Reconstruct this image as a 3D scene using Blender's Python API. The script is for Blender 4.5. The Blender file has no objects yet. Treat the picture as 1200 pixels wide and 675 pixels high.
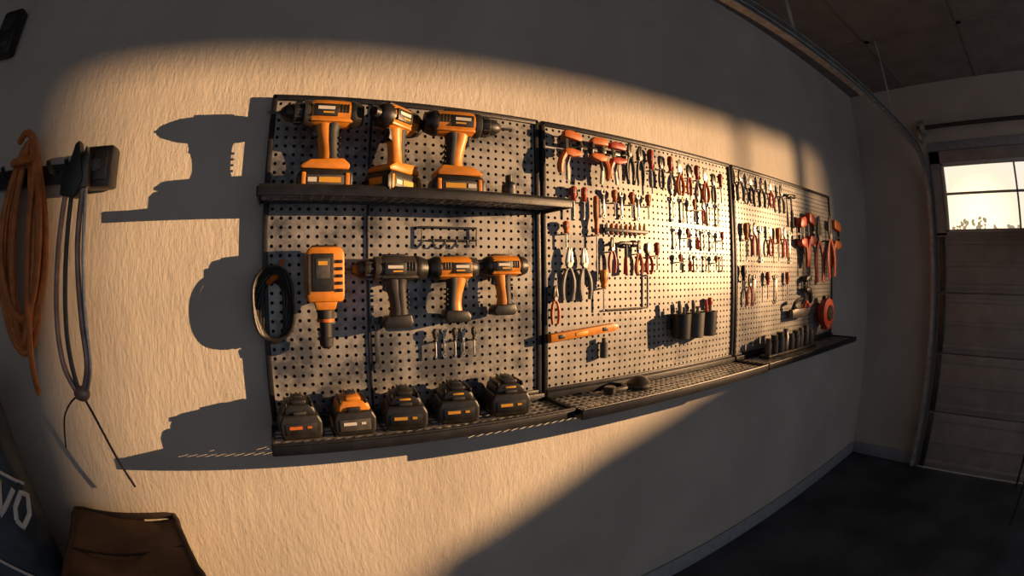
import bpy, bmesh, math, random
from mathutils import Vector, Matrix, Euler
random.seed(7)
H=1.497            # camera height above the floor; heights below are relative to it
SC=bpy.context.scene
SC.view_settings.view_transform='Standard'
# ------------------------------------------------------------------ materials
MATS={}
def mat(name,col,rough=.5,metal=0,var=.15,vs=18,bump=0,bs=120,spec=.5,emit=None,coat=0):
    if name in MATS:return MATS[name]
    m=bpy.data.materials.new(name);m.use_nodes=True;nt=m.node_tree;N=nt.nodes;L=nt.links
    b=N['Principled BSDF'];b.inputs['Roughness'].default_value=rough;b.inputs['Metallic'].default_value=metal
    b.inputs['Specular IOR Level'].default_value=spec;b.inputs['Coat Weight'].default_value=coat
    tc=N.new('ShaderNodeTexCoord');no=N.new('ShaderNodeTexNoise');no.inputs['Scale'].default_value=vs;no.inputs['Detail'].default_value=5
    L.new(tc.outputs['Object'],no.inputs['Vector'])
    mx=N.new('ShaderNodeMix');mx.data_type='RGBA'
    mx.inputs[6].default_value=tuple(c*(1-var) for c in col)+(1,);mx.inputs[7].default_value=tuple(min(1,c*(1+var)) for c in col)+(1,)
    rp=N.new('ShaderNodeMapRange');rp.inputs[1].default_value=.35;rp.inputs[2].default_value=.65
    L.new(no.outputs[0],rp.inputs[0]);L.new(rp.outputs[0],mx.inputs[0]);L.new(mx.outputs[2],b.inputs['Base Color'])
    if bump:
        n2=N.new('ShaderNodeTexNoise');n2.inputs['Scale'].default_value=bs;n2.inputs['Detail'].default_value=4;L.new(tc.outputs['Object'],n2.inputs['Vector'])
        bp=N.new('ShaderNodeBump');bp.inputs['Strength'].default_value=bump;bp.inputs['Distance'].default_value=.004
        L.new(n2.outputs[0],bp.inputs['Height']);L.new(bp.outputs[0],b.inputs['Normal'])
    if emit:b.inputs['Emission Color'].default_value=emit[:3]+(1,);b.inputs['Emission Strength'].default_value=emit[3]
    MATS[name]=m;return m
ORANGE=mat('tool_orange_plastic',(.62,.22,.02),.42,var=.14,vs=40)
ORANGE2=mat('orange_grip',(.50,.12,.015),.5,var=.15,vs=60)
RED=mat('red_grip',(.40,.045,.02),.45,var=.2,vs=60)
BLACK=mat('black_plastic',(.016,.015,.015),.42,var=.3,vs=60,bump=.15,bs=400)
RUBBER=mat('dark_rubber',(.020,.019,.019),.62,var=.3,vs=50)
CHAR=mat('charcoal_plastic',(.035,.033,.032),.5,var=.25,vs=50)
GREY=mat('grey_plastic',(.065,.062,.06),.5,var=.25,vs=50)
STEEL=mat('brushed_steel',(.40,.385,.37),.35,.85,var=.2,vs=60)
DSTEEL=mat('dark_steel',(.10,.095,.09),.4,.8,var=.3,vs=60)
WHITE=mat('label_white',(.60,.57,.52),.5,var=.05)
YEL=mat('label_yellow',(.65,.33,.03),.5,var=.05)
FRAME=mat('black_powdercoat',(.020,.020,.024),.42,.3,var=.35,vs=30,bump=.2,bs=300)
# ------------------------------------------------------------------ geometry builder
class G:
    def __init__(s):s.v=[];s.f=[];s.m=[];s.mats=[]
    def mi(s,m):
        if m not in s.mats:s.mats.append(m)
        return s.mats.index(m)
    def add(s,vs,fs,m,M=None):
        k=len(s.v);i=s.mi(m)
        s.v+=[tuple(M@Vector(v)) if M else tuple(v) for v in vs]
        for f in fs:s.f.append(tuple(k+a for a in f));s.m.append(i)
    def bm(s,bm,m,M=None):
        bm.verts.index_update();s.add([v.co.copy() for v in bm.verts],[[v.index for v in f.verts] for f in bm.faces],m,M);bm.free()
    def box(s,c,size,m,bev=0,rot=None,M=None,seg=2):
        bm=bmesh.new();bmesh.ops.create_cube(bm,size=1)
        for v in bm.verts:v.co=Vector((v.co.x*size[0],v.co.y*size[1],v.co.z*size[2]))
        if bev:bmesh.ops.bevel(bm,geom=list(bm.edges),offset=bev,segments=seg,profile=.5,affect='EDGES',clamp_overlap=True)
        T=Matrix.Translation(c)@(Euler(rot).to_matrix().to_4x4() if rot else Matrix())
        s.bm(bm,m,M@T if M else T)
    def prism(s,poly,y0,y1,m,bev=0,M=None,seg=2):
        bm=bmesh.new();a=[bm.verts.new((p[0],y0,p[1])) for p in poly];b=[bm.verts.new((p[0],y1,p[1])) for p in poly];n=len(poly)
        bm.faces.new(a);bm.faces.new(b[::-1])
        for i in range(n):bm.faces.new((a[i],b[i],b[(i+1)%n],a[(i+1)%n]))
        bmesh.ops.recalc_face_normals(bm,faces=bm.faces)
        if bev:bmesh.ops.bevel(bm,geom=list(bm.edges),offset=bev,segments=seg,profile=.5,affect='EDGES',clamp_overlap=True)
        bmesh.ops.triangulate(bm,faces=[f for f in bm.faces if len(f.verts)>4])
        s.bm(bm,m,M)
    def lathe(s,prof,m,M=None,seg=20,sy=1):
        vs=[];fs=[]
        for t,r in prof:
            for i in range(seg):
                a=2*math.pi*i/seg;vs.append((t,r*math.cos(a)*sy,r*math.sin(a)))
        n=len(prof)
        for j in range(n-1):
            for i in range(seg):
                k=(i+1)%seg;fs.append((j*seg+i,j*seg+k,(j+1)*seg+k,(j+1)*seg+i))
        fs.append(tuple(range(seg))[::-1]);fs.append(tuple((n-1)*seg+i for i in range(seg)))
        s.add(vs,fs,m,M)
    def cyl(s,p0,p1,r,m,r1=None,seg=12,M=None):
        p0=Vector(p0);p1=Vector(p1);d=p1-p0;q=d.to_track_quat('X','Z').to_matrix().to_4x4()
        T=Matrix.Translation(p0)@q;s.lathe([(0,r),(d.length,r if r1 is None else r1)],m,M@T if M else T,seg)
    def tube(s,pts,r,m,seg=8,sub=4,closed=False,M=None,sq=1):
        P=[Vector(p) for p in pts];n=len(P);Q=[];R=[]
        rr=r if isinstance(r,(list,tuple)) else [r]*n
        cnt=n if closed else n-1
        for i in range(cnt):
            if closed:a,b,c,d=P[(i-1)%n],P[i],P[(i+1)%n],P[(i+2)%n]
            else:a,b,c,d=P[max(i-1,0)],P[i],P[i+1],P[min(i+2,n-1)]
            for k in range(sub):
                t=k/sub;Q.append(.5*((2*b)+(c-a)*t+(2*a-5*b+4*c-d)*t*t+(3*b-a-3*c+d)*t**3));R.append(rr[i]*(1-t)+rr[(i+1)%n]*t)
        if not closed:Q.append(P[-1]);R.append(rr[-1])
        N=len(Q);vs=[];fs=[];up=None
        for i in range(N):
            if closed:tg=(Q[(i+1)%N]-Q[i-1])
            else:tg=Q[min(i+1,N-1)]-Q[max(i-1,0)]
            if tg.length<1e-9:tg=Vector((0,0,1))
            tg.normalize()
            if up is None:
                up=tg.orthogonal().normalized()
            up=(up-tg*up.dot(tg))
            up=up.normalized() if up.length>1e-6 else tg.orthogonal().normalized()
            sd=tg.cross(up)
            for k in range(seg):
                a=2*math.pi*k/seg;o=(up*math.cos(a)+sd*math.sin(a))*R[i];o.y*=sq;vs.append(Q[i]+o)
        for i in range(N if closed else N-1):
            j=(i+1)%N
            for k in range(seg):
                l=(k+1)%seg;fs.append((i*seg+k,i*seg+l,j*seg+l,j*seg+k))
        if not closed:fs.append(tuple(range(seg))[::-1]);fs.append(tuple((N-1)*seg+k for k in range(seg)))
        s.add(vs,fs,m,M)
    def ell(s,c,size,m,M=None,sub=3):
        bm=bmesh.new();bmesh.ops.create_icosphere(bm,subdivisions=sub,radius=1)
        for v in bm.verts:v.co=Vector((v.co.x*size[0]+c[0],v.co.y*size[1]+c[1],v.co.z*size[2]+c[2]))
        s.bm(bm,m,M)
    def perf(s,x0,x1,z0,z1,y,pitch,r,th,m,plane='XZ',sqr=False):
        # sheet with real punched holes
        nx=max(1,round((x1-x0)/pitch));nz=max(1,round((z1-z0)/pitch));px=(x1-x0)/nx;pz=(z1-z0)/nz
        vs=[];fs=[]
        O=[(.5,0),(.5,.5),(0,.5),(-.5,.5),(-.5,0),(-.5,-.5),(0,-.5),(.5,-.5)]
        I=[(math.cos(math.pi/4*q),math.sin(math.pi/4*q)) for q in range(8)]
        if sqr:I=[(a*2,b*2) for a,b in O]
        for i in range(nx):
            for j in range(nz):
                cx=x0+(i+.5)*px;cz=z0+(j+.5)*pz;k=len(vs)
                for o in O:vs.append((cx+o[0]*px,y,cz+o[1]*pz))
                for q in I:vs.append((cx+r*q[0],y,cz+r*q[1]))
                for q in I:vs.append((cx+r*q[0],y+th,cz+r*q[1]))
                for q in range(8):
                    w=(q+1)%8;fs.append((k+q,k+8+q,k+8+w,k+w));fs.append((k+8+q,k+16+q,k+16+w,k+8+w))
        if plane=='XY':vs=[(a,c,b) for a,b,c in vs]
        s.add(vs,fs,m)
    def obj(s,name,loc=(0,0,0),rot=(0,0,0),scale=1,smooth=.6):
        me=bpy.data.meshes.new(name);me.from_pydata(s.v,[],s.f);me.update()
        for m in s.mats:me.materials.append(m)
        me.polygons.foreach_set('material_index',s.m);me.polygons.foreach_set('use_smooth',[True]*len(s.f))
        me.update()
        try:me.set_sharp_from_angle(angle=smooth)
        except Exception:pass
        o=bpy.data.objects.new(name,me);SC.collection.objects.link(o)
        o.location=(loc[0],loc[1],loc[2]+H);o.rotation_euler=rot;o.scale=(scale,)*3 if not isinstance(scale,tuple) else scale
        return o
MX=lambda a:Matrix.Rotation(a,4,'X');MY=lambda a:Matrix.Rotation(a,4,'Y');MZ=lambda a:Matrix.Rotation(a,4,'Z');MT=lambda x,y,z:Matrix.Translation((x,y,z))
# ------------------------------------------------------------------ room
def wallmat():
    m=bpy.data.materials.new('textured_wall_paint');m.use_nodes=True;nt=m.node_tree;N=nt.nodes;L=nt.links;b=N['Principled BSDF']
    b.inputs['Roughness'].default_value=.75
    tc=N.new('ShaderNodeTexCoord');mp=N.new('ShaderNodeMapping');mp.inputs['Scale'].default_value=(1,1,.35);L.new(tc.outputs['Object'],mp.inputs[0])
    a=N.new('ShaderNodeTexNoise');a.inputs['Scale'].default_value=2.2;a.inputs['Detail'].default_value=6;L.new(tc.outputs['Object'],a.inputs[0])
    cr=N.new('ShaderNodeValToRGB');cr.color_ramp.elements[0].position=.3;cr.color_ramp.elements[0].color=(.45,.405,.35,1);cr.color_ramp.elements[1].position=.7;cr.color_ramp.elements[1].color=(.57,.52,.45,1)
    L.new(a.outputs[0],cr.inputs[0]);L.new(cr.outputs[0],b.inputs['Base Color'])
    n=N.new('ShaderNodeTexNoise');n.inputs['Scale'].default_value=110;n.inputs['Detail'].default_value=6;n.inputs['Roughness'].default_value=.65;L.new(mp.outputs[0],n.inputs[0])
    n2=N.new('ShaderNodeTexNoise');n2.inputs['Scale'].default_value=26;n2.inputs['Detail'].default_value=6;L.new(mp.outputs[0],n2.inputs[0])
    ad=N.new('ShaderNodeMath');ad.operation='MULTIPLY_ADD';ad.inputs[1].default_value=.9;L.new(n2.outputs[0],ad.inputs[0]);L.new(n.outputs[0],ad.inputs[2])
    bp=N.new('ShaderNodeBump');bp.inputs['Strength'].default_value=.65;bp.inputs['Distance'].default_value=.0045;L.new(ad.outputs[0],bp.inputs['Height']);L.new(bp.outputs[0],b.inputs['Normal'])
    return m
WALL=wallmat()
XD=3.958;ZF=-1.497;ZC=1.502;XL=-2.0;YB=-4.2
def plain(name,c,s,m,bev=0):
    g=G();g.box((0,0,0),s,m,bev);return g.obj(name,c)
plain('wall_back',((XL+XD)/2,.05,0),(XD-XL+.2,.1,3.0),WALL)
plain('wall_left',(XL-.05,YB/2,0),(.1,-YB,3.0),WALL)
FLOOR=mat('dark_concrete',(.055,.060,.07),.6,var=.45,vs=2.5,bump=.5,bs=60)
plain('floor',((XL+XD)/2,YB/2,ZF-.05),(XD-XL+.2,-YB+.2,.1),FLOOR)
CEIL=mat('ceiling_panel',(.24,.20,.175),.8,var=.12,vs=6,bump=.2,bs=80)
g=G();g.box((0,0,0),(XD-XL+.2,-YB+.2,.1),CEIL)
cx=(XL+XD)/2;cy=YB/2
for x in (1.2,2.1,3.0):g.box((x-cx,0,-.053),(.05,-YB,.008),CEIL,.002)
for y in (-.55,-1.3,-2.1):g.box((0,y-cy,-.053),(XD-XL,.04,.008),CEIL,.002)
g.obj('ceiling',(cx,cy,ZC+.05))
# door wall with opening
DY0,DY1,DZ=-.68,-3.1,.93
g=G();g.box((XD+.05,DY0/2,0),(.1,-DY0,3.0),WALL);g.box((XD+.05,(DY0+DY1)/2,(DZ+1.5)/2),(.1,DY0-DY1,1.5-DZ),WALL);g.box((XD+.05,(DY1+YB)/2,0),(.1,DY1-YB,3.0),WALL);g.obj('wall_right')
TRIM=mat('painted_baseboard',(.30,.32,.34),.55,var=.1)
g=G();g.box((0,0,0),(XD-XL-.02,.014,.10),TRIM,.004);g.obj('baseboard_back',((XL+XD)/2,-.008,ZF+.051))
g=G();g.box((0,0,0),(.014,-DY0-.09,.10),TRIM,.004);g.obj('baseboard_right',(XD-.008,(DY0+.03)/2,ZF+.051))
# garage door
DOOR=mat('garage_door_paint',(.36,.34,.32),.5,.1,var=.1,vs=8);VINYL=mat('window_vinyl',(.6,.57,.52),.5,var=.05)
glass=bpy.data.materials.new('window_glass');glass.use_nodes=True;nt=glass.node_tree;nt.nodes.remove(nt.nodes['Principled BSDF'])
t=nt.nodes.new('ShaderNodeBsdfTransparent');q=nt.nodes.new('ShaderNodeBsdfGlossy');q.inputs['Roughness'].default_value=.05;mx=nt.nodes.new('ShaderNodeMixShader');mx.inputs[0].default_value=.06
nt.links.new(t.outputs[0],mx.inputs[1]);nt.links.new(q.outputs[0],mx.inputs[2]);nt.links.new(mx.outputs[0],nt.nodes['Material Output'].inputs[0])
par=bpy.data.objects.new('garage_door',None);SC.collection.objects.link(par);par.location=(XD-.02,-1.9,H)
def child(o,name=None):
    o.parent=par;o.matrix_parent_inverse=Matrix.Translation(-Vector(par.location))
xd=XD-.02
secs=[(-1.49,-1.03),(-1.03,-.58),(-.58,-.13),(-.13,.29)]
g=G();g.box((xd+.012,(DY0+DY1)/2,-.60),(.008,DY0-DY1,1.78),DOOR)
for a,b in secs:
    g.box((xd,(DY0+DY1)/2,(a+b)/2),(.035,DY0-DY1,b-a-.006),DOOR,.006)
    for k in (.12,.5,.88):
        z=a+(b-a)*k;g.box((xd-.022,(DY0+DY1)/2,z),(.012,DY0-DY1-.05,.035),DOOR,.005)
    for y in (DY0-.05,-2.05):g.box((xd-.03,y,(a+b)/2),(.012,.05,b-a-.02),DSTEEL,.003)
child(g.obj('sections'))
g=G()
wins=[(-.78,-1.62),(-1.72,-2.5)]
g.box((xd,(DY0-.78)/2,.61),(.035,.10,.64),DOOR,.004);g.box((xd,-1.67,.61),(.035,.10,.64),DOOR,.004);g.box((xd,-2.8,.61),(.035,.6,.64),DOOR,.004)
g.box((xd,(DY0+DY1)/2,.30),(.035,DY0-DY1,.03),DOOR,.004);g.box((xd,(DY0+DY1)/2,.88),(.035,DY0-DY1,.10),DOOR,.004)
child(g.obj('window_section'))
g=G()
for a,b in wins:
    for y in (a-.012,b+.012):g.box((xd-.01,y,.57),(.05,.024,.54),VINYL,.004)
    for z in (.322,.822):g.box((xd-.01,(a+b)/2,z),(.05,a-b,.024),VINYL,.004)
    g.box((xd-.01,(a+b)/2,.60),(.03,a-b,.016),VINYL,.003);g.box((xd-.01,a-.70,.57),(.03,.018,.5),VINYL,.003)
child(g.obj('window_frame'))
g=G()
for a,b in wins:g.box((xd,(a+b)/2,.57),(.004,a-b,.5),glass)
child(g.obj('window_1'))
g=G();g.box((XD-.012,DY0+.025,(DZ+ZF)/2),(.022,.05,DZ-ZF),TRIM,.004);g.box((XD-.012,(DY0+DY1)/2,DZ+.04),(.022,DY0-DY1,.07),TRIM,.004);g.obj('trim_1')
# track: vertical channel, curve, horizontal run
TR=mat('galvanized_track',(.42,.40,.38),.42,.35,var=.25,vs=25)
g=G()
yt=-.63;xt=3.88;path=[(xt,yt,ZF+.02),(xt,yt,-.6),(xt,yt,.1),(xt,yt,.58)]
for k in range(1,9):
    a=math.pi/2*k/8;path.append((xt-.33+.33*math.cos(a),yt,.58+.33*math.sin(a)))
path+=[(2.9,yt,.905),(2.2,yt,.89),(1.5,yt,.86),(.75,yt,.82)]
def strip(off_in,w,t):
    vs=[];fs=[]
    for i,p in enumerate(path):
        p=Vector(p);a=Vector(path[max(i-1,0)]);b=Vector(path[min(i+1,len(path)-1)]);tg=(b-a).normalized();nn=Vector((tg.z,0,-tg.x))
        c=p+Vector((0,off_in,0))
        vs+=[c+nn*w/2+Vector((0,t/2,0)),c+nn*w/2-Vector((0,t/2,0)),c-nn*w/2-Vector((0,t/2,0)),c-nn*w/2+Vector((0,t/2,0))]
    for i in range(len(path)-1):
        for k in range(4):
            l=(k+1)%4;fs.append((i*4+k,i*4+l,i*4+4+l,i*4+4+k))
    g.add(vs,fs,TR)
strip(0,.055,.003);strip(-.012,.006,.026);
for off in (-.026,.026):
    vs=[];fs=[]
    for i,p in enumerate(path):
        p=Vector(p);a=Vector(path[max(i-1,0)]);b=Vector(path[min(i+1,len(path)-1)]);tg=(b-a).normalized();nn=Vector((tg.z,0,-tg.x));c=p+nn*off
        vs+=[c+nn*.002+Vector((0,.001,0)),c+nn*.002-Vector((0,.03,0)),c-nn*.002-Vector((0,.03,0)),c-nn*.002+Vector((0,.001,0))]
    for i in range(len(path)-1):
        for k in range(4):
            l=(k+1)%4;fs.append((i*4+k,i*4+l,i*4+4+l,i*4+4+k))
    g.add(vs,fs,TR)
for z in (-1.2,-.5,.2):g.box((XD-.055,yt+.012,z),(.06,.02,.05),TR,.003)
for x in (1.6,3.0):g.box((x,yt+.01,1.19),(.03,.004,.61),TR,.001)
g.obj('garage_door_track',smooth=.3)
g=G();g.cyl((3.86,-.62,1.11),(3.86,-3.1,1.11),.016,DSTEEL,seg=14);g.box((3.9,-.64,1.09),(.11,.02,.16),TR,.004);g.cyl((3.86,-1.9,1.11),(3.86,-2.9,1.11),.035,DSTEEL,seg=16);g.cyl((3.86,-.66,1.11),(3.86,-.70,1.11),.06,TR,seg=20);g.obj('torsion_spring_bar')
# outdoor tree line and ground
FOL=mat('foliage_haze_glow',(.34,.26,.17),.9,var=.4,vs=2,emit=(.42,.33,.22,.8))  # leaves glow by emission to imitate bright haze
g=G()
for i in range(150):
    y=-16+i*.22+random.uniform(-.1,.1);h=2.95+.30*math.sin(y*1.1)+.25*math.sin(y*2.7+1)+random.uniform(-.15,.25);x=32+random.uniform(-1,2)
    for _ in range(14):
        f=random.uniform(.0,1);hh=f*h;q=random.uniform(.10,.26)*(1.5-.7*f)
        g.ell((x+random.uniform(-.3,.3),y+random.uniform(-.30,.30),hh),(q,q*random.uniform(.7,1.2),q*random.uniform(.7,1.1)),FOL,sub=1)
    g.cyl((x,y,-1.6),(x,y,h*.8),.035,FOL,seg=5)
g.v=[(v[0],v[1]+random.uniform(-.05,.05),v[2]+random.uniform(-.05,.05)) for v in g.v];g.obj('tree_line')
plain('outdoor_ground',(24.2,-4,ZF-.15),(39.8,60,.1),mat('dry_grass',(.10,.08,.04),.9))
# ------------------------------------------------------------------ pegboards & shelves
def pegmat(name,c0,c1,p0,p1,met):
    m=bpy.data.materials.new(name);m.use_nodes=True;nt=m.node_tree;N=nt.nodes;L=nt.links;b=N['Principled BSDF']
    b.inputs['Metallic'].default_value=met
    tc=N.new('ShaderNodeTexCoord');a=N.new('ShaderNodeTexNoise');a.inputs['Scale'].default_value=5;a.inputs['Detail'].default_value=9;a.inputs['Roughness'].default_value=.7;L.new(tc.outputs['Object'],a.inputs[0])
    cr=N.new('ShaderNodeValToRGB');e=cr.color_ramp.elements;e[0].position=p0;e[0].color=c0+(1,);e[1].position=p1;e[1].color=c1+(1,)
    L.new(a.outputs[0],cr.inputs[0]);L.new(cr.outputs[0],b.inputs['Base Color'])
    r=N.new('ShaderNodeMapRange');r.inputs[3].default_value=.25;r.inputs[4].default_value=.6;L.new(a.outputs[0],r.inputs[0]);L.new(r.outputs[0],b.inputs['Roughness'])
    return m
PEGA=pegmat('pegboard_worn_metal',(.08,.082,.09),(.32,.305,.285),.42,.56,.3)
PEG=pegmat('pegboard_metal',(.20,.195,.19),(.36,.34,.315),.38,.6,.2);BACKM=mat('pegboard_backing',(.008,.008,.008),.9)
ZB,ZT=-.388,.512
PX=[(-.051,.795),(.806,1.842),(1.853,3.055)]
YF=-.024
for k,(a,b) in enumerate(PX):
    g=G();g.perf(a+.012,b-.012,ZB+.01,ZT-.012,YF,.0254,.0052,.004,PEGA if k==0 else PEG)
    g.box(((a+b)/2,-.009,(ZB+ZT)/2),(b-a-.01,.010,ZT-ZB-.01),BACKM)
    for x in (a+.007,b-.007):g.box((x,YF+.006,(ZB+ZT)/2),(.016,.030,ZT-ZB),FRAME,.004)
    for z in (ZB+.007,ZT-.007):g.box(((a+b)/2,YF+.006,z),(b-a,.030,.018),FRAME,.004)
    if k==0:g.box((.245,YF-.002,(ZB+ZT)/2),(.007,.008,ZT-ZB-.02),FRAME,.002)
    g.obj('pegboard',(0,0,0))
SH=mat('shelf_metal',(.22,.205,.195),.4,.4,var=.4,vs=25)
def shelf(x0,x1,zp,lip,y0=-.036,dep=.165):
    g=G();y1=y0-dep
    for zz in (zp,zp-.003):g.perf(x0+.004,x1-.004,y1+.004,y0,zz,.0275,.0098,-.003 if zz==zp else 0,SH,plane='XY',sqr=True)
    g.box(((x0+x1)/2,y1,zp+lip[1]/2-lip[0]/2),(x1-x0,.006,lip[0]+lip[1]),FRAME,.0025)
    for x in (x0,x1):g.box((x,(y0+y1)/2,zp+lip[1]/2-lip[0]/2),(.006,dep,lip[0]+lip[1]),FRAME,.0025)
    g.box(((x0+x1)/2,y0-.004,zp+.006),(x1-x0,.006,.03),FRAME,.002)
    g.cyl((x0+.003,y1,zp+lip[1]),(x1-.003,y1,zp+lip[1]),.0045,FRAME,seg=8)
    return g.obj('wire_shelf')
shelf(-.062,.80,.207,(.014,.010))
shelf(-.053,.800,-.405,(.018,.010),dep=.178)
shelf(.812,1.845,-.405,(.024,.008),dep=.200)
shelf(1.860,3.055,-.405,(.020,.008),dep=.195)
# ------------------------------------------------------------------ power tools
def body_lathe(g,prof,m,z,seg=22,sy=1):g.lathe(prof,m,MT(0,0,z),seg,sy)
def drill(name,loc,face=1,yaw=0,main=ORANGE,battery=True,sc=1,short=False,tilt=0):
    g=G()
    if battery:
        g.prism([(-.062,0),(.058,0),(.066,.012),(.066,.036),(.055,.05),(-.055,.05),(-.064,.038)],-.038,.038,BLACK,.006)
        g.box((0,-.0385,.024),(.085,.003,.022),GREY,.001);g.box((-.01,-.0405,.024),(.05,.002,.012),YEL);g.box((.03,-.0405,.024),(.02,.002,.010),WHITE)
        for s in (-1,1):
            g.box((s*.050,-.0385,.024),(.010,.005,.034),main,.002)
        g.box((.062,0,.026),(.012,.04,.018),main,.003)
        g.prism([(-.054,.05),(.056,.05),(.060,.058),(.036,.072),(-.04,.076),(-.056,.062)],-.036,.036,main,.005)
    else:
        g.prism([(-.034,.036),(.034,.036),(.040,.05),(.030,.068),(-.036,.072),(-.042,.05)],-.026,.026,BLACK,.005)
    g.tube([(-.004,0,.06),(-.004,0,.09),(.0,0,.12),(.006,0,.15),(.008,0,.175)],[.025,.020,.020,.023,.026],main,seg=14,sub=3,sq=.85)
    g.tube([(-.014,0,.068),(-.014,0,.09),(-.012,0,.12),(-.010,0,.15),(-.014,0,.172)],[.020,.017,.0175,.019,.022],RUBBER,seg=14,sub=3,sq=1.06)
    for k in range(4):g.box((-.031,0,.088+k*.014),(.004,.03,.006),BLACK,.0015)
    g.prism([(.020,.128),(.036,.134),(.033,.150),(.040,.163),(.022,.165)],-.010,.010,BLACK,.003)
    z=.190
    body_lathe(g,[(-.082,.012),(-.080,.024),(-.072,.030),(-.05,.033),(0,.0345),(.03,.034),(.044,.031)],main,z,24,1)
    g.prism([(-.060,.164),(.045,.164),(.040,.180),(-.055,.182)],-.027,.027,main,.005)
    body_lathe(g,[(-.0845,.010),(-.0835,.0255),(-.066,.0325),(-.056,.0345),(-.052,.0335)],BLACK,z,24)
    for k in range(4):g.box((-.044+k*.008,-.0325,.195),(.004,.006,.022),BLACK,.001)
    g.box((.008,-.0335,.190),(.056,.005,.030),BLACK,.0015);g.box((.008,-.0365,.194),(.040,.001,.008),WHITE);g.box((.002,-.0365,.183),(.026,.001,.004),YEL)
    g.box((0,0,.224),(.07,.018,.008),BLACK,.002)
    if short:
        body_lathe(g,[(.036,.0325),(.052,.0305),(.066,.022),(.070,.014),(.085,.013),(.086,.006)],BLACK,z,20)
    else:
        body_lathe(g,[(.040,.031),(.046,.033),(.058,.032),(.062,.026)],CHAR,z,22)
        body_lathe(g,[(.060,.024),(.064,.0265),(.082,.0265),(.085,.023),(.100,.0215),(.112,.013),(.116,.009)],BLACK,z,18)
        g.cyl((.114,0,z),(.150,0,z),.0035,DSTEEL,seg=8)
        for k in range(10):
            a=2*math.pi*k/10;g.box((.073,.0265*math.cos(a),z+.0265*math.sin(a)),(.016,.003,.003),DSTEEL)
    if not battery:
        for x in (-.02,.02):g.cyl((x,.0,.158),(x,(-.0245-loc[1])/sc,.158),.003,DSTEEL,seg=8)
    if face<0:g.v=[(-v[0],v[1],v[2]) for v in g.v];g.f=[f[::-1] for f in g.f]
    return g.obj(name,loc,(0,tilt,yaw),sc)
drill('cordless_drill',(.106,-.145,.2085),-1,0,sc=1.10)
drill('cordless_drill',(.292,-.135,.2085),-1,.65,sc=1.10,short=True)
drill('cordless_drill',(.462,-.145,.2085),1,-.10,sc=1.10)
drill('cordless_drill',(.312,-.080,-.175),-1,0,main=CHAR,battery=False,sc=1.03)
drill('impact_driver',(.487,-.078,-.165),1,0,battery=False,sc=.98,short=True)
drill('impact_driver',(.632,-.078,-.150),-1,0,battery=False,sc=.93,short=True)
g=G()
g.prism([(-.045,0),(.048,0),(.052,.02),(.052,.125),(.04,.14),(-.04,.14),(-.050,.12),(-.050,.02)],-.035,.03,ORANGE,.008)
g.box((-.006,-.037,.075),(.058,.006,.095),BLACK,.003);g.box((-.006,-.0405,.085),(.036,.002,.050),GREY,.001);g.box((-.006,-.042,.098),(.024,.001,.010),YEL)
for k in range(5):g.box((.038,-.036,.03+k*.018),(.016,.006,.008),BLACK,.001)
g.box((-.043,-.036,.07),(.008,.006,.1),BLACK,.002);g.box((0,0,.138),(.07,.05,.012),BLACK,.004)
g.prism([(-.03,.005),(.034,.005),(.026,-.02),(-.022,-.02)],-.028,.026,ORANGE,.004)
g.lathe([(0,.022),(.03,.022),(.034,.017),(.075,.016),(.078,.020),(.098,.018),(.105,.009)],RUBBER,MT(.002,0,-.015)@MY(math.pi/2),18)
g.lathe([(.028,.0235),(.036,.0235)],ORANGE2,MT(.002,0,-.015)@MY(math.pi/2),18)
for x in (-.02,.02):g.cyl((x,0,.1),(x,.064,.1),.003,DSTEEL)
g.obj('cordless_nailer',(.115,-.09,-.062))
def battery(name,loc,top=BLACK,lab=YEL,yaw=0,sc=1):
    g=G()
    g.prism([(-.048,0),(.048,0),(.056,.012),(.058,.045),(.048,.066),(-.048,.066),(-.058,.045),(-.056,.012)],-.052,.052,BLACK,.010,seg=3)
    g.prism([(-.046,.060),(.046,.060),(.043,.080),(.030,.094),(-.030,.094),(-.043,.080)],-.044,.048,top,.010,seg=3)
    g.box((0,-.012,.096),(.040,.062,.014),top,.005);g.box((0,.0,.104),(.026,.03,.008),BLACK,.002)
    for x in (-.013,0,.013):g.box((x,.034,.098),(.004,.022,.012),DSTEEL,.001)
    for s in (-1,1):g.box((s*.034,-.005,.090),(.006,.08,.012),BLACK,.002);g.box((s*.0575,0,.03),(.004,.05,.022),top,.0015)
    g.box((0,-.0525,.030),(.082,.004,.030),GREY if lab is WHITE else BLACK,.0015);g.box((-.014,-.0550,.034),(.034,.0015,.008),lab);g.box((.022,-.0550,.034),(.012,.0015,.006),lab)
    if top is BLACK:
        if lab is YEL:g.box((.0,-.0455,.082),(.030,.004,.005),YEL,.001)
        g.box((0,-.047,.070),(.034,.008,.008),CHAR,.002)
    else:g.box((0,-.047,.070),(.034,.010,.014),BLACK,.003)
    return g.obj(name,loc,(0,0,yaw),sc)
for x,t,l,yw,s in ((.025,BLACK,ORANGE2,.05,1.0),(.17,ORANGE,WHITE,.0,1.0),(.315,BLACK,YEL,-.15,1.03),(.465,BLACK,YEL,-.15,1.03),(.625,BLACK,YEL,-.15,1.05)):
    battery('tool_battery',(x,-.107,-.404),t,l,yw,s)
g=G();g.lathe([(0,.020),(.004,.022),(.055,.022),(.062,.016),(.066,.011),(.085,.011),(.086,.004)],BLACK,MY(-math.pi/2),18);g.lathe([(.018,.0226),(.045,.0226)],GREY,MY(-math.pi/2),18);g.obj('oil_bottle',(.645,-.105,.208))
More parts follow.
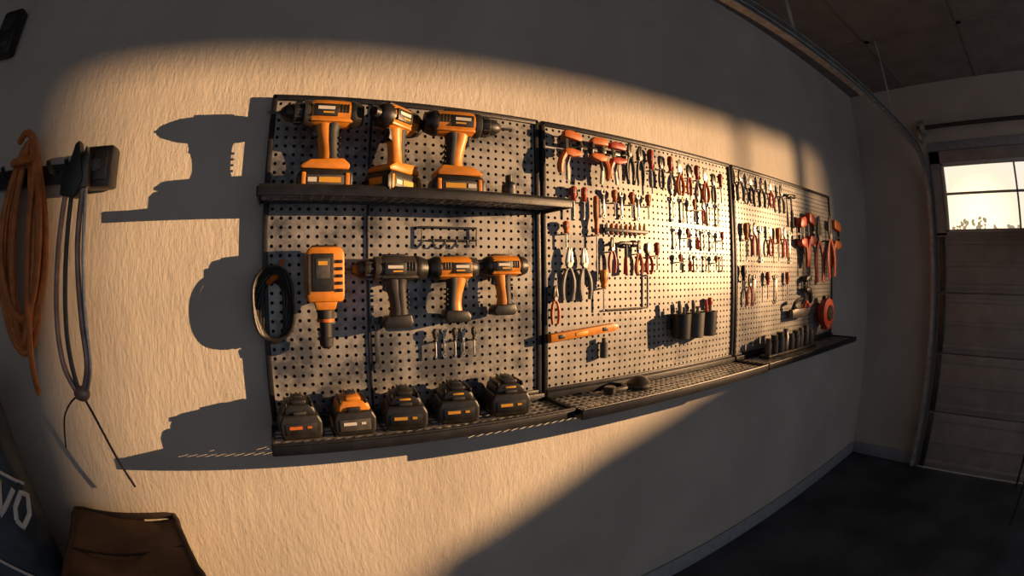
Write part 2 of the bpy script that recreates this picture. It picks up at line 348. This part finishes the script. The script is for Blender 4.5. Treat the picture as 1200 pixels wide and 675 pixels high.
# ------------------------------------------------------------------ hand tools (local: x across, z up, y=0 mid plane; pegs reach back)
YT=-.045
def pegs(g,pts,y1=.0205):
    for x,z in pts:g.cyl((x,-.004,z),(x,y1,z),.0022,DSTEEL,seg=6)
def pliers(name,x,z,h=.16,col=RED,jaw=DSTEEL,spread=.03,flip=False,rot=0,y=YT,r=.0068):
    g=G();k=h/.16
    for s in (-1,1):
        g.prism([(s*.001,.0),(s*.011,-.004),(s*.0135,.012),(s*.010,.032),(s*.0045,.052),(s*.001,.054)][::s],-.0045,.0045,jaw,.0012)
        g.tube([(-s*.004,0,.0),(s*.009,0,-.016),(s*spread*.62,0,-.045),(s*spread*.66,0,-.075),(s*spread*.5,0,-.106)],[.005,.0055,r,r,r*.85],col,seg=8,sub=3,sq=.8)
    g.cyl((0,-.007,0),(0,.006,0),.0085,STEEL,seg=14);pegs(g,[(-.012,-.012),(.012,-.012)],-.0245-y)
    dz=(.106 if not flip else .054)
    return g.obj(name,(x,y,z+dz*k),(0,(math.pi if flip else 0)+rot,0),(k,1,k))
def screwdriver(x,z,h=.14,col=ORANGE2,rot=0,y=YT,r=.0115,name='screwdriver'):
    g=G();hh=h*.45
    g.lathe([(0,r*.55),(.004,r*.9),(hh*.15,r),(hh*.6,r*.92),(hh*.8,r*.6),(hh*.9,r*.8),(hh,r*.45)],col,MT(0,0,h)@MY(math.pi/2),12)
    for k in range(6):
        a=math.pi/3*k;g.box((r*.92*math.cos(a),r*.92*math.sin(a),h-hh*.35),(.003,.003,hh*.45),BLACK,.001)
    g.cyl((0,0,h-hh),(0,0,.004),.0028,STEEL,seg=8);g.box((0,0,.004),(.006,.0018,.01),STEEL)
    pegs(g,[(-.006,h-hh-.002),(.006,h-hh-.002)])
    return g.obj(name,(x,y,z),(0,rot,0))
def wrench(x,z,h=.13,m=STEEL,rot=0,y=-.034):
    g=G();k=h/.13
    def C(cx,cz,R,r,a0,a1,n=10):
        o=[(cx+R*math.cos(a0+(a1-a0)*i/n),cz+R*math.sin(a0+(a1-a0)*i/n)) for i in range(n+1)]
        i_=[(cx+r*math.cos(a1-(a1-a0)*i/n),cz+r*math.sin(a1-(a1-a0)*i/n)) for i in range(n+1)];return o+i_
    g.prism(C(0,.116,.0135,.0068,math.radians(115),math.radians(415)),-.003,.003,m)
    g.prism([(-.0055,.012),(.0055,.012),(.0045,.104),(-.0045,.104)],-.0022,.0022,m,.0008)
    g.prism(C(0,.006,.010,.0055,0,math.radians(359)),-.003,.003,m)
    g.cyl((0,-.006,.112),(0,.0095,.112),.0022,DSTEEL,seg=6)
    return g.obj('wrench',(x,y,z),(0,rot,0),(k,1,k))
def clamp(x,z,h=.16,col=ORANGE2,face=1,rot=0,y=-.055,w=1,t=1):
    g=G();s=face
    g.box((0,0,h*.48),(.012,.005,h),DSTEEL,.001)
    g.prism([(-.014,h*.86),(.012,h*.84),(.052*w,h*.80),(.060*w,h*.86),(.050*w,h*.97),(.012,h*1.02),(-.012,h)],-.010*t,.010*t,col,.004)
    g.cyl((.052*w,0,h*.82),(.052*w,0,h*.72),.010,BLACK,r1=.012)
    g.prism([(-.012,h*.50),(.016,h*.46),(.050*w,h*.50),(.058*w,h*.56),(.048*w,h*.61),(.014,h*.64),(-.012,h*.62)],-.010*t,.010*t,col,.004)
    g.cyl((.052*w,0,h*.59),(.052*w,0,h*.68),.010,BLACK,r1=.012)
    g.tube([(-.004,0,h*.56),(-.020,0,h*.42),(-.028,0,h*.25),(-.026,0,h*.12)],[.010*t,.010*t,.0095*t,.008],col,seg=8,sub=3)
    g.tube([(.010,0,h*.50),(.004,0,h*.38),(-.002,0,h*.28)],[.006,.006,.004],BLACK,seg=8,sub=3)
    g.cyl((0,0,h*.95),(0,-.0245-y,h*.95),.003,DSTEEL,seg=6)
    if s<0:g.v=[(-v[0],v[1],v[2]) for v in g.v];g.f=[f[::-1] for f in g.f]
    return g.obj('bar_clamp',(x,y,z),(0,rot,0))
def snips(x,z,h=.17,col=RED,y=YT,rot=0):
    g=G();k=h/.17
    for s in (-1,1):
        g.prism([(0,.0),(s*.008,.002),(s*.016,.022),(s*.012,.055),(s*.001,.066)][::s],-.002,.002,STEEL,.0006)
        g.tube([(-s*.002,0,0),(s*.012,0,-.02),(s*.022,0,-.05),(s*.020,0,-.08),(s*.010,0,-.10)],[.004,.006,.0065,.0065,.005],col,seg=8,sub=3)
    g.cyl((0,-.005,0),(0,.005,0),.006,DSTEEL);pegs(g,[(-.013,-.015),(.013,-.015)])
    return g.obj('tin_snips',(x,y,z+.1*k),(0,rot,0),(k,1,k))
def hammer(x,z,h=.2,col=ORANGE2,rot=0,y=YT):
    g=G();g.tube([(0,0,0),(.0,0,h*.3),(0,0,h*.5)],[.011,.0095,.008],col,seg=10);g.tube([(0,0,h*.5),(0,0,h*.95)],[.006,.006],DSTEEL)
    g.prism([(-.045,h*.93),(-.03,h*.99),(.01,h*1.02),(.03,h),(.03,h*.91),(.01,h*.9),(-.02,h*.93),(-.044,h*.88)],-.009,.009,DSTEEL,.003);g.cyl((.028,0,h*.955),(.045,0,h*.955),.013,DSTEEL,seg=14)
    pegs(g,[(-.012,h*.88),(.014,h*.88)]);return g.obj('hammer',(x,y,z),(0,rot,0))
# panel 2
clamp(.875,.31,.165,ORANGE2,1,y=-.075,t=1.2);clamp(1.015,.31,.16,ORANGE2,-1,.12,y=-.075,t=1.2);clamp(1.085,.315,.15,RED,1,-.1,y=-.075,t=1.2)
g=G();g.box((0,0,0),(.26,.010,.014),DSTEEL,.002)
for x in (-.1,.1):g.cyl((x,0,0),(x,.0205,0),.003,DSTEEL)
g.obj('tool_rail',(1.0,-.045,.435))
pliers('pliers',1.180,.345,.145,BLACK,DSTEEL,.030);pliers('pliers',1.232,.335,.15,BLACK,DSTEEL,.026);screwdriver(1.29,.30,.18,RED,r=.014)
for i in range(8):
    x=1.345+i*.056;z0=.335-.004*i;h=.125+.03*((i*7)%3)/2
    if i%3==1:screwdriver(x,z0,h,RED)
    elif i%3==0:pliers('pliers',x,z0,h,RED if i%2 else BLACK,DSTEEL,.024)
    else:snips(x,z0-.01,h,ORANGE2 if i==2 else RED)
screwdriver(.918,.185,.11,RED);screwdriver(.960,.185,.11,RED,.03);screwdriver(.885,.085,.09,ORANGE2)
screwdriver(1.012,-.03,.30,ORANGE2,0,r=.010,name='chisel')
for i in range(6):
    x=1.055+i*.042
    if i%2:screwdriver(x,.20,.10,ORANGE2)
    else:wrench(x,.20,.10,STEEL)
g=G();g.box((0,0,0),(.21,.016,.014),BLACK,.003)
for i in range(9):g.cyl((-.09+i*.0225,-.002,-.012),(-.09+i*.0225,-.002,.024),.005,ORANGE2 if i%3 else STEEL,seg=8)
for x in (-.08,.08):g.cyl((x,0,0),(x,.0175,0),.003,DSTEEL)
g.obj('drill_bit_holder',(1.15,-.042,.155))
pliers('pliers',1.080,.005,.125,RED,DSTEEL,.028);hammer(1.145,.0,.115,RED);pliers('pliers',1.210,-.0,.125,ORANGE2,DSTEEL,.028);snips(1.262,.0,.125,RED);screwdriver(1.305,.01,.11,RED)
for r,(z,h) in enumerate(((.21,.10),(.10,.085),(.01,.07))):
    for i in range(6):
        x=1.42+i*.060+.01*r
        if (i+r)%4==2:screwdriver(x,z,h,RED if i%2 else ORANGE2,r=.008)
        elif (i+r)%5==3:pliers('pliers',x,z,h,RED,STEEL,.02)
        else:wrench(x,z,h,DSTEEL if i%2 else STEEL)
pliers('pliers',.895,-.085,.175,GREY,STEEL,.030,rot=.06,r=.0085);pliers('pliers',.958,-.085,.175,GREY,STEEL,.030,rot=-.04,r=.0085);screwdriver(1.040,-.125,.14,ORANGE,r=.015)
pliers('pliers',.840,-.160,.125,ORANGE2,DSTEEL,.026);
g=G();g.tube([(0,0,0),(0,0,.0001),(.2,0,0),(.2,0,.0001),(.2,0,.12)],.0035,DSTEEL,sub=1)
for p in ((0,0),(.2,.12)):g.cyl((p[0],0,p[1]),(p[0],.0115,p[1]),.003,DSTEEL)
g.obj('framing_square',(1.06,-.036,-.125))
g=G();g.tube([(0,0,0),(.0,0,.055),(.17,0,.055),(.17,0,-.0)],.003,DSTEEL,sub=1);g.tube([(.02,0,.018),(.17,0,.018)],.003,DSTEEL,sub=1)
for i in range(4):g.tube([(.035+.035*i,-.002,.018),(.035+.035*i,-.012,-.002),(.035+.035*i,-.02,.004)],.0025,STEEL,sub=2)
for p in ((0,.055),(.17,.055)):g.cyl((p[0],0,p[1]),(p[0],.0115,p[1]),.003,DSTEEL)
g.obj('wire_hook_rack',(.40,-.036,.085))
g=G();g.prism([(-.14,-.012),(.12,-.012),(.14,-.006),(.14,.008),(.12,.014),(-.14,.014)],-.012,.012,ORANGE,.002);g.box((-.02,-.0125,.001),(.05,.003,.012),YEL,.001);g.box((.08,-.0125,.001),(.022,.003,.014),BLACK,.001);g.box((-.1,-.0125,.001),(.022,.003,.014),BLACK,.001)
for x in (-.09,.09):g.cyl((x,0,-.004),(x,.03,-.004),.003,DSTEEL)
g.obj('spirit_level',(.95,-.055,-.193),(0,-.07,0))
g=G();g.lathe([(0,.014),(.05,.014),(.056,.008),(.07,.008)],GREY,MY(-math.pi/2),14);g.cyl((0,0,.050),(0,.0205,.050),.003,DSTEEL);g.obj('marker_bottle',(1.042,-.045,-.29))
g=G()
for i,x in enumerate((-.085,0,.085)):
    g.lathe([(0,.030),(.004,.036),(.10,.040),(.102,.036),(.02,.030)],BLACK if i!=1 else GREY,MT(x,0,0)@MY(-math.pi/2),18)
    g.tube([(x-.01,0,.08),(x-.014,0,.13),(x-.018,0,.15)],[.007,.008,.006],RED if i==2 else GREY);g.tube([(x+.012,0,.08),(x+.014,0,.125)],[.007,.006],DSTEEL)
g.box((0,.036,.06),(.25,.006,.04),DSTEEL,.002);g.cyl((.08,.036,.06),(.08,.0495,.06),.004,DSTEEL);g.cyl((-.08,.036,.06),(-.08,.0495,.06),.004,DSTEEL)
g.obj('tool_cup_holder',(1.50,-.075,-.255))
screwdriver(1.635,-.20,.10,RED)
g=G();g.lathe([(0,.040),(.006,.043),(.022,.043),(.030,.034),(.042,.020),(.046,.008)],BLACK,MY(-math.pi/2),22);g.lathe([(.010,.0436),(.018,.0436)],GREY,MY(-math.pi/2),22);g.obj('sanding_puck',(1.155,-.11,-.404))
g=G();g.lathe([(0,.02),(.022,.022),(.026,.018)],BLACK,MY(-math.pi/2),16);g.box((.05,0,.008),(.07,.02,.014),BLACK,.003);g.obj('metal_clip',(1.02,-.11,-.404))
for i in range(5):
    if i%2:wrench(.435+i*.030,-.235,.085,STEEL)
    else:screwdriver(.435+i*.030,-.235,.085,GREY,r=.008)
wrench(.265,-.255,.15,DSTEEL)
g=G()
for k in range(7):
    a=.036+.0045*k;pts=[]
    for i in range(12):
        t=2*math.pi*i/12;pts.append((a*.95*math.sin(t)+.005*math.sin(3*t+k),-.006*k+.010+.004*math.cos(2*t+k),-.088-.080*(1+.03*k)*math.cos(t)+.004*k))
    g.tube(pts,.005,BLACK,closed=True,sub=3)
g.tube([(.0,-.01,0),(.02,-.012,.03),(.028,-.01,.05)],.005,ORANGE2);g.tube([(-.012,-.015,-.01),(0,-.03,.0),(.012,-.01,.005)],.008,ORANGE2);g.cyl((0,.0,.0),(0,-.035,0),.003,DSTEEL)
g.obj('cable_coil',(-.022,-.050,.0))
# panel 3
for i,(x,h,c) in enumerate(((1.90,.15,BLACK),(2.0,.15,BLACK),(2.10,.15,BLACK),(2.2,.15,RED),(2.31,.15,BLACK))):
    pliers('pliers',x,.345-.005*i,h,c,DSTEEL,.045,r=.010) if i%2==0 else snips(x,.34,h,c)
hammer(2.43,.26,.18,BLACK)
for i in range(7):
    x=1.93+i*.080;z=.06+.05*(i%2)
    if i%4==0:screwdriver(x,z,.18,ORANGE2,r=.014)
    elif i%4==1:pliers('pliers',x,z-.02,.16,RED,STEEL,.035,r=.009)
    elif i%4==2:wrench(x,z,.18)
    else:snips(x,z-.02,.16,RED)
for i in range(4):
    x=2.02+i*.11
    if i%2:screwdriver(x,-.13,.14,RED,r=.013)
    else:wrench(x,-.15,.15)
screwdriver(1.90,-.12,.16,BLACK,r=.013);pliers('pliers',1.955,-.15,.15,RED,DSTEEL,.035)
for x,h,w,c,f,y in ((2.55,.32,1.2,RED,-1,-.06),(2.62,.35,1.3,RED,1,-.06),(2.60,.18,1.0,BLACK,-1,-.06),(2.99,.34,1.9,ORANGE2,1,-.075)):
    clamp(x,.0 if h>.3 else -.19,h,c,f,0,y,w,1.9)
pliers('lopping_shears',2.76,-.05,.40,RED,DSTEEL,.036,y=-.07,r=.0085)
pliers('lopping_shears',2.875,-.02,.38,RED,DSTEEL,.036,y=-.10,r=.0085,rot=-.06)
g=G();g.lathe([(0,.05),(.008,.085),(.05,.088),(.058,.05)],RED,MT(0,0,0)@MZ(-math.pi/2),26);g.lathe([(.056,.05),(.064,.046)],BLACK,MZ(-math.pi/2),22);g.box((.0,-.03,-.085),(.07,.05,.03),RED,.006);g.box((0,-.02,.09),(.05,.03,.03),BLACK,.006);g.cyl((0,0,.05),(0,.035,.05),.004,DSTEEL)
g.obj('retractable_tape_reel',(2.82,-.06,-.235))
g=G();g.box((0,0,.008),(.56,.06,.016),BLACK,.003)
for i in range(9):
    x=-.245+i*.061;r=.019+.004*(i%3);h=.08+.03*((i*5)%4)/3;g.lathe([(0,r),(h*.7,r),(h*.75,r*.8),(h,r*.8)],BLACK if i%3 else DSTEEL,MT(x,0,.016)@MY(-math.pi/2),14)
g.obj('socket_set',(2.28,-.115,-.404))
g=G()
g.box((0,0,0),(.2,.03,.05),DSTEEL,.004);g.tube([(-.08,0,0),(-.09,-.02,.06),(-.02,-.03,.08)],.010,BLACK);g.tube([(.05,0,0),(.06,-.02,.06),(.1,-.02,.03)],.009,RED);g.cyl((0,0,0),(0,.04,0),.004,DSTEEL)
g.obj('tool_holster',(2.46,-.065,-.215))
# ------------------------------------------------------------------ left side things
g=G();g.box((0,0,0),(.10,.06,.17),BLACK,.012);g.cyl((0,-.03,.03),(0,-.034,.03),.032,CHAR,seg=18);g.box((0,-.032,-.05),(.06,.004,.02),GREY,.002);g.obj('speaker',(-1.14,-.031,.82))
HOSE=mat('orange_hose',(.46,.145,.03),.5,var=.25,vs=30)
g=G();random.seed(3)
for k in range(9):
    w=.050+.012*(k%5)+random.uniform(-.006,.006);l=.27+random.uniform(-.03,.02);x0=random.uniform(-.02,.02);y0=-.012*(k%3)-.008*(k//3);pts=[]
    for i in range(14):
        t=2*math.pi*i/14;sx=math.sin(t);pts.append((x0+w*sx*(1.0 if math.cos(t)<0 else .62+.38*(1-math.cos(t))),y0+.008*math.sin(2*t+k),.29-l*(1-math.cos(t))-(.0)))
    g.tube(pts,.0125,HOSE,closed=True,sub=4,seg=9)
g.tube([(-.03,-.05,.29),(.01,-.065,.31),(.05,-.05,.26),(.055,-.05,.1),(.05,-.045,-.2),(.045,-.04,-.32),(.05,-.03,-.40)],.011,HOSE,sub=4)
g.tube([(-.05,-.03,.235),(-.02,-.075,.225),(.03,-.075,.23),(.055,-.03,.24)],.012,HOSE)
g.obj('hose_coil',(-.845,-.058,.105))
g=G();g.box((0,0,0),(.60,.03,.055),FRAME,.005);g.box((.255,-.025,0),(.10,.07,.115),FRAME,.01);g.box((.255,-.062,0),(.07,.01,.08),BLACK,.004)
for x in (-.12,.08,.15):g.tube([(x,0,0),(x,-.06,.0),(x,-.085,.02)],.008,DSTEEL);
g.cyl((.255,-.06,.0),(.255,-.075,.0),.018,DSTEEL,seg=16)
for z in (-.03,0.0,.03):g.box((.215,-.062,z),(.012,.012,.01),DSTEEL,.002)
g.obj('hook_rack',(-.82,-.018,.31))
ROD=mat('worn_rod',(.34,.22,.18),.45,.4,var=.3,vs=20)
g=G()
g.prism([(-.035,-.06),(.02,-.07),(.045,-.02),(.03,.03),(.015,.085),(.0,.075),(-.01,.03),(-.035,.0)],-.02,.02,BLACK,.006)
g.prism([(.03,-.05),(.06,-.04),(.055,.04),(.04,.07),(.028,.03)],-.015,.015,DSTEEL,.004)
g.tube([(-.02,.0,-.05),(-.035,0,-.2),(-.045,0,-.38),(-.035,0,-.50),(.0,0,-.57)],.009,ROD)
g.tube([(.005,-.005,-.05),(-.005,-.005,-.25),(-.012,0,-.42),(.0,0,-.53),(.015,0,-.585)],.008,GREY)
g.tube([(.04,.0,-.04),(.035,0,-.2),(.045,0,-.38),(.05,0,-.5),(.02,0,-.58)],.0095,ROD)
g.tube([(.05,.005,-.04),(.055,0,-.2),(.058,0,-.36),(.062,0,-.5),(.03,0,-.59)],.006,STEEL)
g.ell((.018,0,-.575),(.03,.015,.022),ROD);g.cyl((-.01,0,.02),(-.01,.069,.02),.008,DSTEEL)
g.tube([(.02,0,-.58),(.05,.01,-.65),(.09,.02,-.76),(.125,.03,-.85)],.004,RUBBER);g.tube([(.01,0,-.58),(-.03,.01,-.60),(-.075,.02,-.65),(-.10,.03,-.74)],.003,RUBBER)
g.obj('bolt_cutter',(-.635,-.105,.29))
SACK=mat('black_sack_fabric',(.024,.034,.046),.5,var=.4,vs=12,bump=.6,bs=25)
g=G();bm=bmesh.new();n=28;rings=[];SHt=1.30;LEAN=.06
def sackp(t,a):
    w=.17*(1-.30*t**3)*(1+.03*math.sin(9*t));d=.12*(1-.75*t**4)
    if t<.1:w*=.85+1.5*t
    ca,sa=math.cos(a),math.sin(a)
    return (w*math.copysign(abs(ca)**.6,ca)-LEAN*t**3,d*math.copysign(abs(sa)**.7,sa),SHt*t)
for j in range(21):
    t=j/20;rings.append([bm.verts.new((sackp(t,2*math.pi*i/n)[0]+.004*math.sin(i*2.3+j),sackp(t,2*math.pi*i/n)[1]+.004*math.sin(i*1.7+j*1.3),SHt*t)) for i in range(n)])
for a,b in zip(rings,rings[1:]):
    for i in range(n):bm.faces.new((a[i],a[(i+1)%n],b[(i+1)%n],b[i]))
bm.faces.new(rings[0][::-1]);bm.faces.new(rings[-1]);g.bm(bm,SACK)
GRN=mat('label_green',(.20,.32,.05),.5)
def onsack(x,z):
    t=z/SHt;d=.12*(1-.75*t**4);w=.17*(1-.30*t**3);u=max(-.98,min(.98,(x+LEAN*t**3)/w));a=math.acos(math.copysign(abs(u)**(1/.6),u));return (x,-d*abs(math.sin(a))**.7-.004,z)
def stroke(p,m=WHITE,r=.008):
    q=[]
    for (a,b),(c,d) in zip(p,p[1:]):
        for k in range(4):q.append(onsack(a+(c-a)*k/4,b+(d-b)*k/4))
    q.append(onsack(*p[-1]));g.tube(q,r,m,sub=1,sq=.5)
def R(pts,ox,oz,a=-.6):
    return [(ox+x*math.cos(a)-z*math.sin(a),oz+x*math.sin(a)+z*math.cos(a)) for x,z in pts]
stroke(R([(0,.09),(.025,.0),(.05,.09)],-.03,.95));stroke(R([(.075,.01),(.10,.0),(.115,.045),(.10,.09),(.075,.09),(.065,.045),(.075,.01)],-.03,.95))
stroke(R([(-.02,.12),(.09,.12)],-.04,.95),WHITE,.005);stroke([(-.08,1.14),(-.02,1.08),(.03,1.02)],GRN,.005);stroke([(-.08,.82),(.02,.75),(.09,.71)],WHITE,.005)
g.obj('soil_sack',(-.955,-.26,ZF),(0,0,.62))
CAN=mat('brown_canvas',(.12,.068,.040),.8,var=.25,vs=10,bump=.6,bs=150)
g=G();bm=bmesh.new();top=[(-.78,-.05),(-.41,-.06),(-.28,-.40),(-.66,-.50)];bot=[(-.72,-.09),(-.43,-.09),(-.35,-.36),(-.64,-.45)];TH=.83
b=[bm.verts.new((x,y,0)) for x,y in bot];t=[bm.verts.new((x,y,TH)) for x,y in top]
bm.faces.new(b);bm.faces.new(t[::-1])
for i in range(4):bm.faces.new((b[i],t[i],t[(i+1)%4],b[(i+1)%4]))
bmesh.ops.recalc_face_normals(bm,faces=bm.faces);bmesh.ops.subdivide_edges(bm,edges=list(bm.edges),cuts=14,use_grid_fill=True)
for v in bm.verts:
    top_=v.co.z>TH-.01
    v.co.x+=.008*math.sin(v.co.z*19+v.co.y*13);v.co.y+=.006*math.sin(v.co.z*15+v.co.x*17)
    if top_:
        cx_,cy_=v.co.x+.53,v.co.y+.25;v.co.z+=.012*math.sin(cx_*16+cy_*9)*math.cos(cy_*14)-.035*math.exp(-(cx_**2+cy_**2)/.012)
g.bm(bm,CAN)
PIPE=mat('canvas_piping',(.05,.03,.02),.8)
rim=[]
for k in range(4):
    a=top[k];b_=top[(k+1)%4]
    for q in range(5):
        x=a[0]+(b_[0]-a[0])*q/5;y=a[1]+(b_[1]-a[1])*q/5;rim.append((x,y,TH+.004+.006*math.sin(x*16+8.8+y*9)*math.cos(y*14)))
g.tube(rim,.010,PIPE,closed=True,sub=2)
for k in range(4):
    g.tube([(top[k][0],top[k][1],TH),((top[k][0]+bot[k][0])/2,(top[k][1]+bot[k][1])/2,.4),(bot[k][0],bot[k][1],.01)],.007,PIPE,sub=2)
g.tube([(-.74,-.27,TH+.002),(-.62,-.26,TH-.015),(-.5,-.24,TH-.02),(-.35,-.22,TH+.002)],.004,PIPE,sub=4)
g.tube([(-.33,-.34,.74),(-.28,-.30,.66),(-.31,-.20,.66),(-.39,-.13,.74)],.010,PIPE)
g.obj('canvas_tool_bag',(0,0,ZF))
# ------------------------------------------------------------------ light
LP=Vector((3.86,-1.78,.42));YS=-1.66
lit=[(-.66,.585),(-.60,.625),(.7,.66),(1.9,.72),(3.10,.80),(3.30,.5),(2.95,-.32),(1.75,-.50),(1.1,-.66),(.35,-.98),(.1,-1.6),(-.60,-1.6)]
s=(LP.y-YS)/LP.y
hole=[(LP.x+(x-LP.x)*s,LP.z+(z-LP.z)*s) for x,z in lit]
from mathutils.geometry import tessellate_polygon
X0,X1,Z0,Z1,Y1=3.15,3.89,.16,.58,-1.95
outer=[(X0,Z1),(X1,Z1),(X1,Z0),(X0,Z0)]
tris=tessellate_polygon([[Vector((x,z,0)) for x,z in outer],[Vector((x,z,0)) for x,z in hole]]);allv=[(x,YS,z) for x,z in outer+hole]
HB=mat('sun_mask_black',(.03,.03,.03),.8)
g=G();g.add(allv,[tuple(t) for t in tris],HB)
def pr(x,z):return (LP.x+(x-LP.x)*s,YS,LP.z+(z-LP.z)*s)
for x0,x1 in ((1.98,2.08),(2.62,2.78)):  # bars added across the opening to cast dark bands
    a,b,c,d=pr(x0,.85),pr(x1,.85),pr(x1-.12,-.6),pr(x0-.12,-.6);g.add([a,b,c,d],[(0,1,2,3)],HB)
g.add([(X0,YS,Z0),(X1,YS,Z0),(X1,YS,Z1),(X0,YS,Z1),(X0,Y1,Z0),(X1,Y1,Z0),(X1,Y1,Z1),(X0,Y1,Z1)],[(0,1,5,4),(3,7,6,2),(0,4,7,3),(1,2,6,5),(4,5,6,7)],HB)
for x,y in ((X0+.05,YS-.05),(X1-.05,YS-.05),(X0+.05,Y1+.03),(X1-.05,Y1+.03)):g.cyl((x,y,Z0),(x,y,ZF),.012,HB)
g.obj('sun_patch_mask')  # box added out of view; its opening cuts the spot into a sun patch
ld=bpy.data.lights.new('low_sun_beam','SPOT');ld.color=(1,.59,.285);ld.energy=1.0;ld.shadow_soft_size=.006  # indoor spot added out of view, stands in for the low sun
ld.spot_size=math.radians(100);ld.spot_blend=1.0
ld.use_nodes=True;nt=ld.node_tree;em=nt.nodes.get('Emission');lf=nt.nodes.new('ShaderNodeLightFalloff');lf.inputs['Strength'].default_value=112;nt.links.new(lf.outputs['Constant'],em.inputs['Strength'])
lo=bpy.data.objects.new('low_sun_beam',ld);SC.collection.objects.link(lo);lo.location=LP+Vector((0,0,H))
tgt=Vector((-.6,0,-.1));lo.rotation_euler=(tgt-LP).to_track_quat('-Z','Y').to_euler()
# world
w=bpy.data.worlds.new('sky');SC.world=w;w.use_nodes=True;nt=w.node_tree;N=nt.nodes;L=nt.links;bg=N['Background']
tc=N.new('ShaderNodeTexCoord');sd=Vector((3.958,.238,.40)).normalized()
dt=N.new('ShaderNodeVectorMath');dt.operation='DOT_PRODUCT';dt.inputs[1].default_value=sd;L.new(tc.outputs['Generated'],dt.inputs[0])
cr=N.new('ShaderNodeValToRGB');e=cr.color_ramp.elements
e[0].position=0;e[0].color=(.29,.31,.36,1);e[1].position=1;e[1].color=(2.2,1.6,.95,1)
for p,c in ((.55,(.29,.31,.36,1)),(.85,(.74,.74,.74,1)),(.97,(.90,.87,.80,1)),(.992,(1.0,.90,.73,1)),(.9985,(1.2,.97,.68,1))):
    x=e.new(p);x.color=c
L.new(dt.outputs['Value'],cr.inputs[0]);L.new(cr.outputs[0],bg.inputs[0]);bg.inputs[1].default_value=1.12
# ------------------------------------------------------------------ camera
yaw,pit,rol=.486,-.027,-.010
fw=Vector((math.sin(yaw)*math.cos(pit),math.cos(yaw)*math.cos(pit),math.sin(pit)));rt=Vector((math.cos(yaw),-math.sin(yaw),0));up=rt.cross(fw)
r2=rt*math.cos(rol)+up*math.sin(rol);u2=-rt*math.sin(rol)+up*math.cos(rol)
cam=bpy.data.cameras.new('camera');co=bpy.data.objects.new('camera',cam);SC.collection.objects.link(co)
M=Matrix((r2,u2,-fw)).transposed().to_4x4();M.translation=Vector((0,-1.338,H));co.matrix_world=M
cam.lens=14.8;cam.sensor_width=36;cam.clip_start=.02;cam.type='PANO';cam.panorama_type='FISHEYE_EQUISOLID';cam.fisheye_lens=16.884;cam.fisheye_fov=math.pi
SC.camera=co
